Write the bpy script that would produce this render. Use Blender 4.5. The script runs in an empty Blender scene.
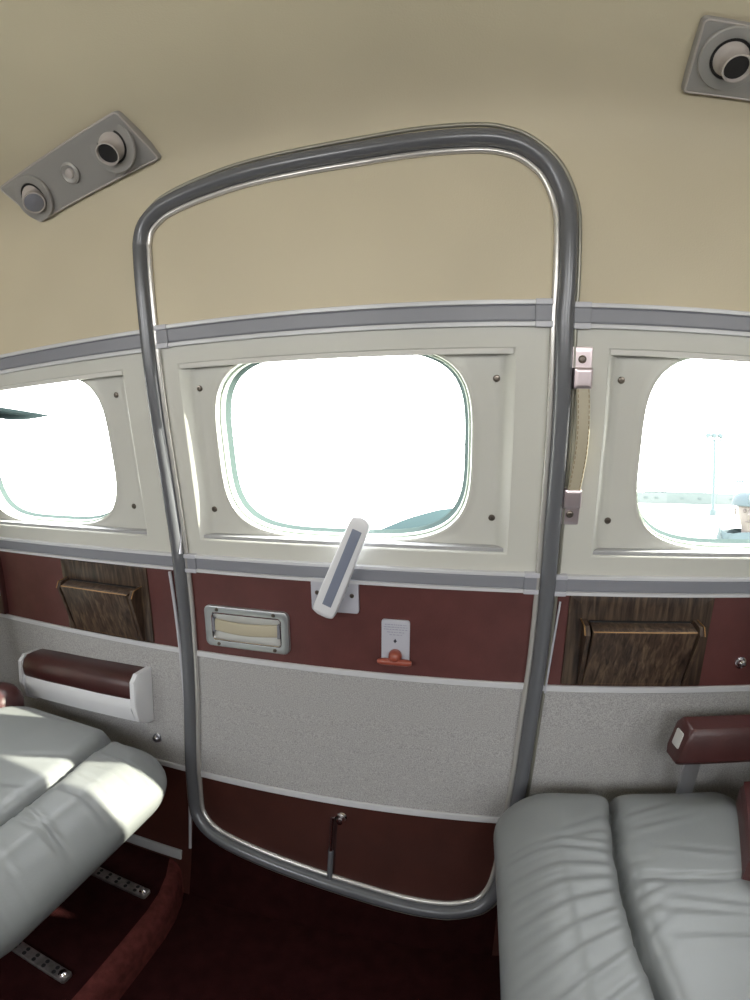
import bpy, bmesh, math, random
from mathutils import Vector, Matrix
random.seed(7)
scn = bpy.context.scene
COL = scn.collection
H = 0.93            # eye height above the cabin floor; everything is laid out from the eye and lifted at the end
V = Vector
PI = math.pi

# ------------------------------------------------------------------ materials
def lin(c):
    return tuple((((v/255)+.055)/1.055)**2.4 if v/255 > .04045 else v/255/12.92 for v in c)

def mat(name, rgb, rough=.5, metal=0., bump=None, mottle=None, spec=.5, coat=0., sheen=0., stretch=None):
    m = bpy.data.materials.new(name); m.use_nodes = True
    nt = m.node_tree; b = nt.nodes['Principled BSDF']
    c = lin(rgb)
    b.inputs['Base Color'].default_value = (*c, 1)
    b.inputs['Roughness'].default_value = rough
    b.inputs['Metallic'].default_value = metal
    b.inputs['Specular IOR Level'].default_value = spec
    b.inputs['Coat Weight'].default_value = coat
    b.inputs['Sheen Weight'].default_value = sheen
    tc = nt.nodes.new('ShaderNodeTexCoord')
    src = tc.outputs['Object']
    if stretch:
        mp = nt.nodes.new('ShaderNodeMapping'); mp.inputs['Scale'].default_value = stretch
        nt.links.new(src, mp.inputs['Vector']); src = mp.outputs['Vector']
    if mottle:                                   # (scale, dark factor, light factor, detail)
        n = nt.nodes.new('ShaderNodeTexNoise'); n.inputs['Scale'].default_value = mottle[0]
        n.inputs['Detail'].default_value = mottle[3]
        r = nt.nodes.new('ShaderNodeValToRGB')
        r.color_ramp.elements[0].position = .32; r.color_ramp.elements[1].position = .68
        r.color_ramp.elements[0].color = (*[x*mottle[1] for x in c], 1)
        r.color_ramp.elements[1].color = (*[min(1, x*mottle[2]) for x in c], 1)
        nt.links.new(src, n.inputs['Vector']); nt.links.new(n.outputs['Fac'], r.inputs['Fac'])
        nt.links.new(r.outputs['Color'], b.inputs['Base Color'])
    if bump:                                     # (scale, strength, distance)
        n2 = nt.nodes.new('ShaderNodeTexNoise'); n2.inputs['Scale'].default_value = bump[0]; n2.inputs['Detail'].default_value = 3
        bp = nt.nodes.new('ShaderNodeBump'); bp.inputs['Strength'].default_value = bump[1]; bp.inputs['Distance'].default_value = bump[2]
        nt.links.new(src, n2.inputs['Vector']); nt.links.new(n2.outputs['Fac'], bp.inputs['Height'])
        nt.links.new(bp.outputs['Normal'], b.inputs['Normal'])
    return m

M = {}
M['headliner'] = mat('headliner_vinyl', (199,188,163), .55, bump=(420,.25,.001), mottle=(3,.93,1.05,2))
M['cream'] = mat('cream_plastic', (198,197,190), .42, bump=(500,.08,.0005), mottle=(4,.97,1.02,2))
M['recess'] = mat('window_recess_plastic', (194,193,187), .4, bump=(500,.08,.0005))
M['rail_grey'] = mat('grey_rail_vinyl', (130,131,139), .4)
M['rail_white'] = mat('white_rail_edge', (200,200,204), .3)
M['maroon'] = mat('maroon_leather', (90,51,49), .42, bump=(260,.25,.001), mottle=(18,.86,1.1,4))
M['maroon_pad'] = mat('maroon_armrest_leather', (66,34,33), .36, bump=(240,.25,.001), mottle=(20,.85,1.12,3))
M['maroon_low'] = mat('dark_maroon_panel', (64,31,25), .45, bump=(260,.2,.001), mottle=(14,.85,1.1,3))
M['fabric'] = mat('grey_fabric', (168,166,166), .95, bump=(900,.4,.0012), mottle=(520,.70,1.25,4), spec=.1, sheen=.2)
M['carpet'] = mat('maroon_carpet', (40,17,17), 1., bump=(600,.7,.003), mottle=(30,.78,1.18,6), spec=.03)
M['carpet_edge'] = mat('lit_carpet_edge', (86,44,41), 1., bump=(600,.8,.003), mottle=(60,.75,1.2,5), spec=.03)  # lighter carpet tone: light caught on the rounded edge, put into the colour
M['rail_cap'] = mat('pale_end_plastic', (170,169,174), .35)
M['tube'] = mat('grey_metal_tube', (104,105,110), .24, .15)
M['chrome'] = mat('chrome', (226,222,226), .1, 1.)
M['brushed'] = mat('satin_aluminium', (190,190,196), .36, 1.)
M['plate'] = mat('grey_vent_plate', (158,155,152), .38, .25)
M['vent'] = mat('pale_vent_plastic', (180,172,168), .35)
M['vent_face'] = mat('vent_flap_grey', (120,120,128), .4)
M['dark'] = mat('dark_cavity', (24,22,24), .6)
M['leather'] = mat('grey_seat_leather', (117,119,119), .42, bump=(300,.12,.0008), mottle=(9,.95,1.04,3))
M['white_plastic'] = mat('white_plastic', (222,222,226), .32)
M['strap'] = mat('beige_strap_leather', (176,167,146), .5, bump=(300,.2,.001))
M['stitch'] = mat('tan_stitching', (128,108,78), .7)
M['orange'] = mat('orange_red_handle', (150,74,58), .32, coat=.3)
M['placard'] = mat('placard_white', (182,182,192), .35)
M['ink'] = mat('placard_ink', (36,36,52), .6)
M['ink_faint'] = mat('placard_faint_ink', (150,150,168), .6)
M['label'] = mat('armrest_label_plate', (196,194,192), .4)
M['blade_grey'] = mat('lever_inset_grey', (126,132,150), .35)
M['bulkhead'] = mat('bulkhead_vinyl', (176,168,146), .6)

def wood(name, k):
    m = bpy.data.materials.new(name); m.use_nodes = True
    nt = m.node_tree; b = nt.nodes['Principled BSDF']; b.inputs['Roughness'].default_value = .3
    tc = nt.nodes.new('ShaderNodeTexCoord'); mp = nt.nodes.new('ShaderNodeMapping')
    mp.inputs['Scale'].default_value = (95, 60, 5)
    n = nt.nodes.new('ShaderNodeTexNoise'); n.inputs['Scale'].default_value = 1.6; n.inputs['Detail'].default_value = 7; n.inputs['Distortion'].default_value = .6
    r = nt.nodes.new('ShaderNodeValToRGB')
    e = r.color_ramp.elements
    e[0].position = .3; e[0].color = (*[x*k for x in lin((40,31,27))], 1)
    e[1].position = .72; e[1].color = (*[x*k for x in lin((106,88,70))], 1)
    x = r.color_ramp.elements.new(.5); x.color = (*[v*k for v in lin((72,57,48))], 1)
    L = nt.links.new
    L(tc.outputs['Object'], mp.inputs['Vector']); L(mp.outputs['Vector'], n.inputs['Vector'])
    L(n.outputs['Fac'], r.inputs['Fac']); L(r.outputs['Color'], b.inputs['Base Color'])
    return m
M['wood'] = wood('dark_walnut_grain', .8)
M['wood_box'] = wood('walnut_grain_box', 1.0)
M['glint'] = mat('golden_highlight', (170,132,88), .3, .7)  # golden highlights on the box rims, put in as thin metallic strips

def glass():
    m = bpy.data.materials.new('window_pane_acrylic'); m.use_nodes = True
    nt = m.node_tree; nt.nodes.clear(); N = nt.nodes.new; L = nt.links.new
    o = N('ShaderNodeOutputMaterial'); t = N('ShaderNodeBsdfTransparent'); g = N('ShaderNodeBsdfGlossy'); mx = N('ShaderNodeMixShader')
    t.inputs['Color'].default_value = (.94, .96, .96, 1); g.inputs['Roughness'].default_value = .03
    mx.inputs['Fac'].default_value = .04
    L(t.outputs[0], mx.inputs[1]); L(g.outputs[0], mx.inputs[2]); L(mx.outputs[0], o.inputs['Surface'])
    return m
M['glass'] = glass()

# ------------------------------------------------------------------ mesh helpers
def link(o, parent):
    COL.objects.link(o)
    if parent is not None:
        o.parent = parent
    return o

def wloc(o):
    p = V((0, 0, 0))
    while o is not None:
        p += o.location; o = o.parent
    return p

def mk(name, verts, faces, m, parent=None, smooth=True, ang=38, loc=None, merge=False):
    """one mesh object from absolute points; origin at its own base (top level) or at its parent's"""
    base = wloc(parent) if parent is not None else V((0, 0, 0))
    o_loc = V((0, 0, 0))
    if parent is None and loc is not None:
        o_loc = V(loc); base = o_loc
    me = bpy.data.meshes.new(name)
    me.from_pydata([tuple(V(v)-base) for v in verts], [], faces)
    bm = bmesh.new(); bm.from_mesh(me)
    if merge:
        bmesh.ops.remove_doubles(bm, verts=bm.verts, dist=1e-5)
    bmesh.ops.recalc_face_normals(bm, faces=bm.faces)
    bm.to_mesh(me); bm.free()
    me.materials.append(m)
    if smooth:
        for p in me.polygons: p.use_smooth = True
        me.set_sharp_from_angle(angle=math.radians(ang))
    o = bpy.data.objects.new(name, me); o.location = o_loc
    return link(o, parent)

def empty(name, loc, label=None, cat=None, group=None, kind=None):
    o = bpy.data.objects.new(name, None); o.location = loc; o.empty_display_size = .05
    COL.objects.link(o); return tag(o, label, cat, group, kind)

def tag(o, label=None, cat=None, group=None, kind=None):
    if label: o['label'] = label
    if cat: o['category'] = cat
    if group: o['group'] = group
    if kind: o['kind'] = kind
    return o

class MB:
    def __init__(s): s.v = []; s.f = []
    def add(s, v, f):
        n = len(s.v); s.v += [V(p) for p in v]; s.f += [tuple(i+n for i in q) for q in f]; return s
    def build(s, name, m, parent=None, **k): return mk(name, s.v, s.f, m, parent, **k)

def loft(loops, closed=True, cap0=False, cap1=False):
    n = len(loops[0]); v = [p for l in loops for p in l]; f = []
    for i in range(len(loops)-1):
        for j in range(n if closed else n-1):
            k = (j+1) % n
            f.append((i*n+j, i*n+k, (i+1)*n+k, (i+1)*n+j))
    if cap0: f.append(tuple(range(n-1, -1, -1)))
    if cap1: f.append(tuple((len(loops)-1)*n+j for j in range(n)))
    return v, f

def frames(pts, closed=False, up=V((0, 0, 1))):
    n = len(pts); T = []
    for i in range(n):
        a = pts[(i-1) % n] if (closed or i > 0) else pts[i]
        b = pts[(i+1) % n] if (closed or i < n-1) else pts[i]
        T.append((b-a).normalized())
    N = up - T[0]*up.dot(T[0])
    if N.length < 1e-4: N = V((1, 0, 0)) - T[0]*T[0].x
    N.normalize(); out = []
    for t in T:
        N = (N - t*N.dot(t)).normalized(); out.append((t, N, t.cross(N)))
    return out

def tube(pts, r, seg=12, closed=False, caps=True, rz=None):
    """sweep of a circle (or ellipse r x rz) along points; r may be a list"""
    pts = [V(p) for p in pts]; fr = frames(pts, closed); loops = []
    for i, (p, (t, n, b)) in enumerate(zip(pts, fr)):
        ri = r[i] if isinstance(r, (list, tuple)) else r; r2 = rz if rz else ri
        loops.append([p + n*ri*math.cos(2*PI*k/seg) + b*r2*math.sin(2*PI*k/seg) for k in range(seg)])
    if closed: loops.append(loops[0]); caps = False
    return loft(loops, True, caps, caps)

def basis(ax):
    ax = V(ax).normalized(); u = V((0, 0, 1)) if abs(ax.z) < .9 else V((1, 0, 0))
    e1 = (u - ax*u.dot(ax)).normalized(); return ax, e1, ax.cross(e1)

def lathe(o, ax, prof, seg=24):
    """prof: (radius, height along ax)"""
    o = V(o); ax, e1, e2 = basis(ax)
    loops = [[o + ax*h + (e1*math.cos(2*PI*k/seg)+e2*math.sin(2*PI*k/seg))*max(r, 1e-5) for k in range(seg)] for r, h in prof]
    return loft(loops, True, prof[0][0] > 1e-4, prof[-1][0] > 1e-4)

def rr(hw, hh, r, n=6, q=5):
    """rounded rectangle outline, centred; n points per straight side, q per corner"""
    r = max(min(r, hw*.999, hh*.999), 1e-5); P = []
    cs = [(hw-r, hh-r, 0), (-hw+r, hh-r, 90), (-hw+r, -hh+r, 180), (hw-r, -hh+r, 270)]
    for i, (cx, cy, a0) in enumerate(cs):
        for k in range(q+1):
            a = math.radians(a0+90*k/q); P.append((cx+r*math.cos(a), cy+r*math.sin(a)))
        nx, ny, a1 = cs[(i+1) % 4]
        a = math.radians(a1); e = (nx+r*math.cos(a), ny+r*math.sin(a)); s = P[-1]
        for k in range(1, n): P.append((s[0]+(e[0]-s[0])*k/n, s[1]+(e[1]-s[1])*k/n))
    return P

def fan(loop, c):
    n = len(loop); return list(loop)+[c], [(i, (i+1) % n, n) for i in range(n)]

def slab(mp, cx, cy, hw, hh, o0, o1, r=.004, b=.0015, back=False, hole=None, fill=4):
    """rounded plate on a mapped surface mp(u, v, off), front face at o1, sides down to o0"""
    O = lambda d, off: [mp(cx+x, cy+y, off) for x, y in rr(hw-d, hh-d, max(r-d, .0005))]
    L = [O(0, o0), O(0, o1-b), O(b*.3, o1-b*.3), O(b, o1)]
    if hole:                                     # (hw, hh, r, depth off): opening with walls
        hx, hy, hr, ho = hole
        I = lambda d, off: [mp(cx+x, cy+y, off) for x, y in rr(hx-d, hy-d, max(hr-d, .0005))]
        L += [I(-b, o1), I(-b*.3, o1-b*.3), I(0, o1-b), I(0, ho)]
        return loft(L)
    for k in range(1, fill):
        s = 1-k/fill
        L.append([mp(cx+x*s, cy+y*s, o1) for x, y in rr(hw-b, hh-b, max(r-b, .0005))])
    v, f = loft(L); n = len(L[0]); c = len(v); v.append(mp(cx, cy, o1)); s0 = (len(L)-1)*n
    f += [(s0+i, s0+(i+1) % n, c) for i in range(n)]
    if back:
        f.append(tuple(range(n-1, -1, -1)))
    return v, f

def bevbox(lo, hi, b=.004, rot=None, pivot=None):
    """box with rounded edges between two corners, optionally turned about a pivot"""
    lo, hi = V(lo), V(hi); c = (lo+hi)/2; h = (hi-lo)/2; L = []
    for dz, ins in ((-h.z, b), (-h.z+b*.3, b*.3), (-h.z+b, 0), (h.z-b, 0), (h.z-b*.3, b*.3), (h.z, b)):
        L.append([V((c.x+x, c.y+y, c.z+dz)) for x, y in rr(h.x-ins, h.y-ins, b*1.2, 2, 3)])
    v, f = loft(L, True, True, True)
    if rot is not None:
        p = V(pivot) if pivot is not None else c
        v = [rot @ (q-p) + p for q in v]
    return v, f

def prism(poly, d, b=0.):
    """polygon (list of points) pushed along vector d"""
    d = V(d); A = [V(p) for p in poly]; return loft([A, [p+d for p in A]], True, True, True)

# ------------------------------------------------------------------ cabin cross-section
CP = [(-.13,.612),(-.02,.6155),(.11,.617),(.24,.614),(.36,.606),(.44,.596),(.50,.582),(.545,.563),(.574,.536),(.594,.498),(.613,.440),(.634,.366),(.671,.244),(.707,.125),(.742,0),(.772,-.136),(.793,-.289),(.797,-.46),(.778,-.653),(.757,-.757),(.727,-.866),(.69,-.97),(.64,-1.07)]
PR = []
for i in range(1, len(CP)-2):
    p = CP[i-1:i+3]
    for k in range(12):
        t = k/12
        PR.append(tuple(.5*(2*p[1][c]+(p[2][c]-p[0][c])*t+(2*p[0][c]-5*p[1][c]+4*p[2][c]-p[3][c])*t*t+(3*p[1][c]-p[0][c]-3*p[2][c]+p[3][c])*t**3) for c in (0, 1)))
PR.append(CP[-2])
ARC = [0.]
for a, b in zip(PR, PR[1:]): ARC.append(ARC[-1]+math.hypot(b[0]-a[0], b[1]-a[1]))
YC = .11                                         # centre line of the cabin

def arc_at_z(z):
    for i in range(len(PR)-1):
        if PR[i][1] >= z >= PR[i+1][1] and PR[i][0] > .12:
            return ARC[i]+(ARC[i+1]-ARC[i])*(z-PR[i][1])/(PR[i+1][1]-PR[i][1])
    return 0.
def at_arc(s):
    s = min(max(s, 0), ARC[-1]-1e-6)
    lo, hi = 0, len(ARC)-1
    while hi-lo > 1:
        m = (lo+hi)//2
        if ARC[m] <= s: lo = m
        else: hi = m
    t = (s-ARC[lo])/(ARC[hi]-ARC[lo]); a, b = PR[lo], PR[hi]
    return a[0]+(b[0]-a[0])*t, a[1]+(b[1]-a[1])*t
def nrm(s):
    a, b = at_arc(max(s-.006, 0)), at_arc(s+.006)
    d = V((0, b[0]-a[0], b[1]-a[1])).normalized()
    return V((0, d.z, -d.y))                     # points into the cabin
def A(x, s, off=0., side=1):
    y, z = at_arc(s); n = nrm(s)
    p = V((x, y, z))+n*off
    if side < 0: p.y = 2*YC-p.y
    return p
def S(x, z, off=0., side=1): return A(x, arc_at_z(z), off, side)
def SN(x, z): return nrm(arc_at_z(z))

def band(z0, z1, xl, xr, off=0., nz=10, nx=14, side=1):
    """strip of wall between two heights; xl, xr may be functions of height"""
    fl = xl if callable(xl) else (lambda z: xl)
    fr = xr if callable(xr) else (lambda z: xr)
    s0, s1 = arc_at_z(z0), arc_at_z(z1); rows = []
    for i in range(nz+1):
        s = s0+(s1-s0)*i/nz; z = at_arc(s)[1]; a, b = fl(z), fr(z)
        rows.append([A(a+(b-a)*j/nx, s, off, side) for j in range(nx+1)])
    return loft(rows, False)

def mapS(side=1): return lambda x, z, off: S(x, z, off, side)
F = mapS()

def screw(p, n, name, parent, r=.0055, m='brushed'):
    mb = MB(); v, f = lathe(p, n, [(r, -.001), (r, .0012), (r*.8, .0024), (r*.45, .0027), (r*.4, .0016), (0, .0016)], 14)
    mb.add(v, f)
    ax, e1, e2 = basis(n); c = V(p)+ax*.0024
    return mb.build(name, M[m], parent)

# ------------------------------------------------------------------ rails (grey stripe between two pale lips)
def rail(parent, z, h, x0, x1, side=1, caps=(), off=.0, grey=True):
    r = None
    hh = h/2
    def strip(za, zb, o, m, name):
        s0, s1 = arc_at_z(zb), arc_at_z(za); d = (s1-s0)
        prof = [(s0, off), (s0, off+o*.7), (s0+d*.12, off+o), (s1-d*.12, off+o), (s1, off+o*.7), (s1, off)]
        n = max(2, int(abs(x1-x0)/.06))
        L = [[A(x0+(x1-x0)*i/n, s, oo, side) for s, oo in prof] for i in range(n+1)]
        v, f = loft(L, False); k = len(prof)
        f += [tuple(range(k)), tuple(range(n*k, n*k+k))]
        return mk(name, v, f, M[m], parent, ang=30)
    if grey:
        strip(z-hh*.62, z+hh*.62, .006, 'rail_grey', 'rail_stripe')
        strip(z+hh*.62, z+hh, .0085, 'rail_white', 'rail_lip')
        strip(z-hh, z-hh*.62, .0085, 'rail_white', 'rail_lip')
    else:
        strip(z-hh, z+hh, .005, 'rail_white', 'rail_lip')
    for cx in caps:                              # joint sleeves at the ends
        for za, zb, nm, m in ((z-hh*.62, z+hh*.62, 'rail_grey', .0085), (z+hh*.6, z+hh*1.05, 'cap', .0105), (z-hh*1.05, z-hh*.6, 'cap', .0105)):
            v, f = slab(mapS(side), cx, (za+zb)/2, .013, (zb-za)/2, .0, m, .0015, .001)
            mk('rail_end_cap', v, f, M['rail_grey'] if nm == 'rail_grey' else M['rail_cap'], parent)
M['rail_cap'] = mat('rail_end_cap_plastic', (186,186,194), .35)

R1, R2, R3, R4 = .263, -.155, -.353, -.632       # heights of the four rails

# ------------------------------------------------------------------ door frame path (x, z) along the wall
PATH = [(-.5475,-.66),(-.5513,-.60),(-.550,-.4586),(-.548,-.28),(-.547,-.125),(-.549,.02),(-.5505,.1526),(-.549,.31),(-.5485,.405),(-.5465,.432),(-.536,.456),(-.511,.474),(-.4838,.484),(-.4221,.495),(-.3282,.5045),(-.162,.5095),(-.0554,.514),(.0324,.514),(.072,.508),(.1,.497),(.1277,.475),(.144,.4487),(.1545,.416),(.1565,.383),(.1545,.303),(.152,.2525),(.153,.1122),(.1523,-.0463),(.1528,-.1327),(.1515,-.2819),(.1455,-.4159),(.139,-.5536),(.1285,-.69),(.121,-.757),(.1085,-.796),(.088,-.8205),(.0667,-.8305),(.04,-.838),(.0075,-.842),(-.06,-.8395),(-.18,-.8242),(-.3589,-.7987),(-.4606,-.779),(-.505,-.762),(-.5328,-.7357),(-.543,-.708)]
def smooth_closed(P, k=6):
    out = []; n = len(P)
    for i in range(n):
        p = [P[(i+j) % n] for j in (-1, 0, 1, 2)]
        for q in range(k):
            t = q/k
            out.append(tuple(.5*(2*p[1][c]+(p[2][c]-p[0][c])*t+(2*p[0][c]-5*p[1][c]+4*p[2][c]-p[3][c])*t*t+(3*p[1][c]-p[0][c]-3*p[2][c]+p[3][c])*t**3) for c in (0, 1)))
    return out
DP = smooth_closed(PATH, 5)
def crossing(z, left):
    xs = []
    n = len(DP)
    for i in range(n):
        a, b = DP[i], DP[(i+1) % n]
        if (a[1]-z)*(b[1]-z) <= 0 and a[1] != b[1]:
            xs.append(a[0]+(b[0]-a[0])*(z-a[1])/(b[1]-a[1]))
    if not xs: return None
    return min(xs) if left else max(xs)
ZTOP = max(p[1] for p in DP); ZBOT = min(p[1] for p in DP)
def xL(z):
    z = min(max(z, ZBOT+.0005), ZTOP-.0005); return crossing(z, True)
def xR(z):
    z = min(max(z, ZBOT+.0005), ZTOP-.0005); return crossing(z, False)
X0, X1 = -1.95, 1.75                             # ends of the modelled cabin
# straight edges the walls use on either side of the frame
WL, WR = -.5495, .1525

# ------------------------------------------------------------------ windows
NQ = 96
def square():
    q = []; m = NQ//4
    for k in range(m): q.append((1, -1+2*k/m))
    for k in range(m): q.append((1-2*k/m, 1))
    for k in range(m): q.append((-1, 1-2*k/m))
    for k in range(m): q.append((-1+2*k/m, -1))
    return q
SQ = square()
def se(x, y, n): 
    d = (abs(x)**n+abs(y)**n)**(1/n); return x/d, y/d
WA, WB, WN, WZ = .2250, .1575, 3.75, .0610        # opening half sizes, roundness, centre height
PZ0, PZ1 = -.108, .2185                          # recessed panel heights
PHW = .290                                       # recessed panel half width
def oploop(cx, k, off, side=1, n=WN):
    return [S((cx+WA*k*se(x, y, n)[0])*KX, (WZ+WB*k*se(x, y, n)[1])*KX, off, side) for x, y in SQ]
def rectloop(x0, x1, z0, z1, off, side=1):
    return [S(x0+(x1-x0)*(x+1)/2, z0+(z1-z0)*(y+1)/2, off, side) for x, y in SQ]
REC = -.024
KX = 1.028
def surround(name, parent, cx, x0, x1, side=1, m='cream', z0=R2, z1=R1):
    """flat wall skin around a recessed window panel"""
    pa, pb = cx-PHW, cx+PHW
    L = []
    for k in range(5):
        t = k/4
        L.append(rectloop(x0+(pa-x0)*t, x1+(pb-x1)*t, z0+(PZ0-z0)*t, z1+(PZ1-z1)*t, 0, side))
    v, f = loft(L)
    return mk(name, v, f, M[m], parent, ang=50)

def window(idx, cx, side=1, detail=True):
    base = S(cx, PZ0, 0, side)
    w = empty('window_%d' % idx, base, kind='structure')
    pa, pb = cx-PHW, cx+PHW
    bw = .022
    L = [rectloop(pa, pb, PZ0, PZ1, 0, side),
         rectloop(pa+.003, pb-.003, PZ0+.002, PZ1-.002, -.0012, side),
         rectloop(pa+bw*.6, pb-bw*.6, PZ0+.004, PZ1-.004, REC*.72, side),
         rectloop(pa+bw, pb-bw, PZ0+.006, PZ1-.006, REC, side)]
    a = [(pa+bw, pb-bw, PZ0+.006, PZ1-.006)]
    ro = rectloop(pa+bw, pb-bw, PZ0+.006, PZ1-.006, REC, side)
    for k in range(1, 6):
        t = k/5; row = []
        for (x, y) in SQ:
            rx = (pa+bw)+(pb-pa-2*bw)*(x+1)/2; rz = PZ0+.006+(PZ1-PZ0-.012)*(y+1)/2
            ex = (cx+WA*1.035*se(x, y, WN)[0])*KX; ez = (WZ+WB*1.035*se(x, y, WN)[1])*KX
            row.append(S(rx+(ex-rx)*t, rz+(ez-rz)*t, REC, side))
        L.append(row)
    L += [oploop(cx, 1.025, REC+.0012, side), oploop(cx, 1.012, REC+.0016, side), oploop(cx, 1.0, REC+.0006, side)]
    v, f = loft(L); mk('recessed_panel', v, f, M['recess'], w, ang=45)
    L = [oploop(cx, 1.0, REC+.0006, side), oploop(cx, .995, REC-.006, side), oploop(cx, .99, REC-.014, side), oploop(cx, .975, REC-.03, side)]
    v, f = loft(L); mk('reveal', v, f, M['seal'], w, ang=60)
    L = [oploop(cx, .992, REC-.016, side), oploop(cx, .985, REC-.024, side), oploop(cx, .955, REC-.034, side), oploop(cx, .95, REC-.038, side)]
    v, f = loft(L); mk('outer_frame', v, f, M['outer_frame'], w, ang=60)
    # thin sealing bead and pane
    v, f = tube(oploop(cx, .985, REC-.012, side), .0022, 6, True); mk('sealing_bead', v, f, M['bead'], w)
    L = [oploop(cx, .99*k, REC-.014, side) for k in (1, .75, .5, .25)]
    v, f = loft(L); n0 = 3*NQ; v.append(S(cx*KX, WZ*KX, REC-.014, side)); f += [(n0+i, n0+(i+1) % NQ, len(v)-1) for i in range(NQ)]
    mk('pane', v, f, M['glass'], w, ang=80)
    if detail:
        mp = mapS(side)
        v, f = slab(mp, cx, PZ1-.006, PHW-.004, .0042, REC, -.001, .0015, .001); mk('upper_ledge', v, f, M['ledge_top'], w)
        v, f = slab(mp, cx, PZ0+.0045, PHW-.005, .0044, REC, -.006, .0015, .001); mk('lower_ledge', v, f, M['ledge'], w)
        for sx in (-1, 1):
            for zz in (.167, -.0505):
                x = cx*KX+sx*(.2685 if sx > 0 else .2575 if cx < .3 else .2735); zz *= KX
                screw(S(x, zz, REC, side), SN(x, zz), 'screw', w, .0058, 'screw')
    return w
M['seal'] = mat('window_reveal_plastic', (206,212,204), .4)
M['bead'] = mat('window_bead_grey', (176,186,176), .5); M['outer_frame'] = mat('outer_window_frame', (76,88,87), .8, spec=0.)
M['ledge_top'] = mat('window_ledge_pale', (206,204,199), .35)
M['ledge'] = mat('window_ledge_grey', (158,158,160), .4)
M['screw'] = mat('window_screw_steel', (120,112,104), .3, .9)
CXS = [-.9135, -.208, .512]

# ------------------------------------------------------------------ walls with the door between them
wl = empty('wall_left', (-1.2, .72, -.93), kind='structure')
wr = empty('wall_right', (.9, .72, -.93), kind='structure')
dr = empty('door_1', (-.2, .74, -.84), kind='structure')
def skin(parent, xa, xb, cx, ca, cb, side=1, plain=()):
    surround('window_surround', parent, cx, ca, cb, side)
    for i, (p, q) in enumerate(plain):
        v, f = band(R1, R2, p, q, 0, 10, 6, side); mk('wall_skin', v, f, M['cream'], parent)
    v, f = band(R2, R3, xa, xb, 0, 8, 12, side); mk('leather_panel', v, f, M['maroon'], parent)
    v, f = band(R3, R4, xa, xb, 0, 10, 12, side); mk('fabric_panel', v, f, M['fabric'], parent)
skin(wl, X0, WL, CXS[0], -1.27, WL, plain=[(X0, -1.27)])
skin(wr, lambda z: xR(z) if z < -.2 else WR, X1, CXS[2], WR, .86, plain=[(.86, X1)])
v, f = band(R4, -.95, X0, WL, 0, 8, 10); mk('lower_panel', v, f, M['maroon_low'], wl)
v, f = band(R4, -.95, .12, X1, 0, 8, 10); mk('lower_panel', v, f, M['maroon_low'], wr)
rail(wl, R1, .04, X0, WL-.006, caps=()); rail(wl, R2, .036, X0, WL-.006)
rail(wl, R3, .011, X0, WL-.004, grey=False); rail(wl, R4, .012, X0, WL-.004, grey=False)
rail(wr, R1, .036, WR+.012, X1, caps=(WR+.026,)); rail(wr, R2-.002, .036, WR+.008, X1, caps=(WR+.02,))
rail(wr, R3-.002, .012, WR+.0, X1, grey=False); rail(wr, R4, .012, WR, X1, grey=False)
# vertical edge strips next to the frame
def vstrip(parent, pts, w=.0035, off=.004):
    v, f = tube([S(x, z, off) for x, z in pts], w, 8); mk('edge_strip', v, f, M['rail_cap'], parent)
vstrip(wl, [(-.577+.0015*k, -.178-.04*k) for k in range(17)])
vstrip(wr, [(.178-.00135*k, -.185-.022*k-.003) for k in range(9)], .002)
# bright strip along the foot of the left wall
v, f = slab(F, -1.2, -.842, .624, .011, 0, .006, .002, .002); mk('foot_strip', v, f, M['ledge'], wl)

# the door's own skins
surround('window_surround', dr, CXS[1], WL, WR)
v, f = band(ZTOP-.002, R1, xL, xR, .0012, 22, 20); mk('headliner_panel', v, f, M['headliner'], dr)
v, f = band(R2, R3, xL, xR, 0, 8, 14); mk('leather_panel', v, f, M['maroon'], dr)
v, f = band(R3, R4, xL, xR, 0, 10, 14); mk('fabric_panel', v, f, M['fabric'], dr)
v, f = band(R4, ZBOT+.002, xL, xR, .002, 16, 14); mk('lower_panel', v, f, M['maroon_low'], dr)
rail(dr, R1+.003, .038, WL+.016, WR-.016, caps=(WL+.03, WR-.031)); rail(dr, R2, .036, WL+.016, WR-.014, caps=(WL+.028, WR-.027))
rail(dr, R3, .012, WL+.012, WR-.012, grey=False); rail(dr, R4-.003, .013, WL+.012, .122, grey=False)
# carpeted sill under the door
v, f = band(ZTOP-1.2, -.96, WL-.001, .121, .0006, 8, 10); mk('trim_2', v, f, M['carpet'], None, loc=(-.2, .74, -.93))
bpy.data.objects['trim_2']['kind'] = 'structure'

# frame tube with its inner and outer chrome lips
def offset_path(d):
    out = []; n = len(DP)
    for i in range(n):
        a, b = DP[i-1], DP[(i+1) % n]
        s = V((b[0]-a[0], b[1]-a[1])).normalized()
        out.append((DP[i][0]+s.y*-d, DP[i][1]+s.x*d))   # path runs clockwise seen from the cabin: +d is outside
    return out
M['lip'] = mat('frame_outer_lip', (150,148,138), .35, .5); M['inner_lip'] = mat('frame_inner_lip', (212,209,206), .24, .55)
df = empty('door_frame', (-.2, .74, -.84), kind='structure')
v, f = tube([S(x, z, .0085) for x, z in DP], .0132, 18, True); mk('frame_tube', v, f, M['tube'], df, ang=70)
v, f = tube([S(x, z, .001) for x, z in offset_path(.0175)], .0036, 8, True); mk('outer_lip', v, f, M['lip'], df, ang=70)
v, f = tube([S(x, z, .004) for x, z in offset_path(-.0165)], .0052, 8, True); mk('inner_lip', v, f, M['inner_lip'], df, ang=70)
# small hinge clip on the inner side of the left upright
v, f = bevbox(S(-.5355, -.135, .010)-V((.004, .004, 0)), S(-.5355, -.072, .010)+V((.003, .004, 0)), .001)
mk('hinge_clip', v, f, M['hinge'] if 'hinge' in M else M['brushed'], df)

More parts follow.
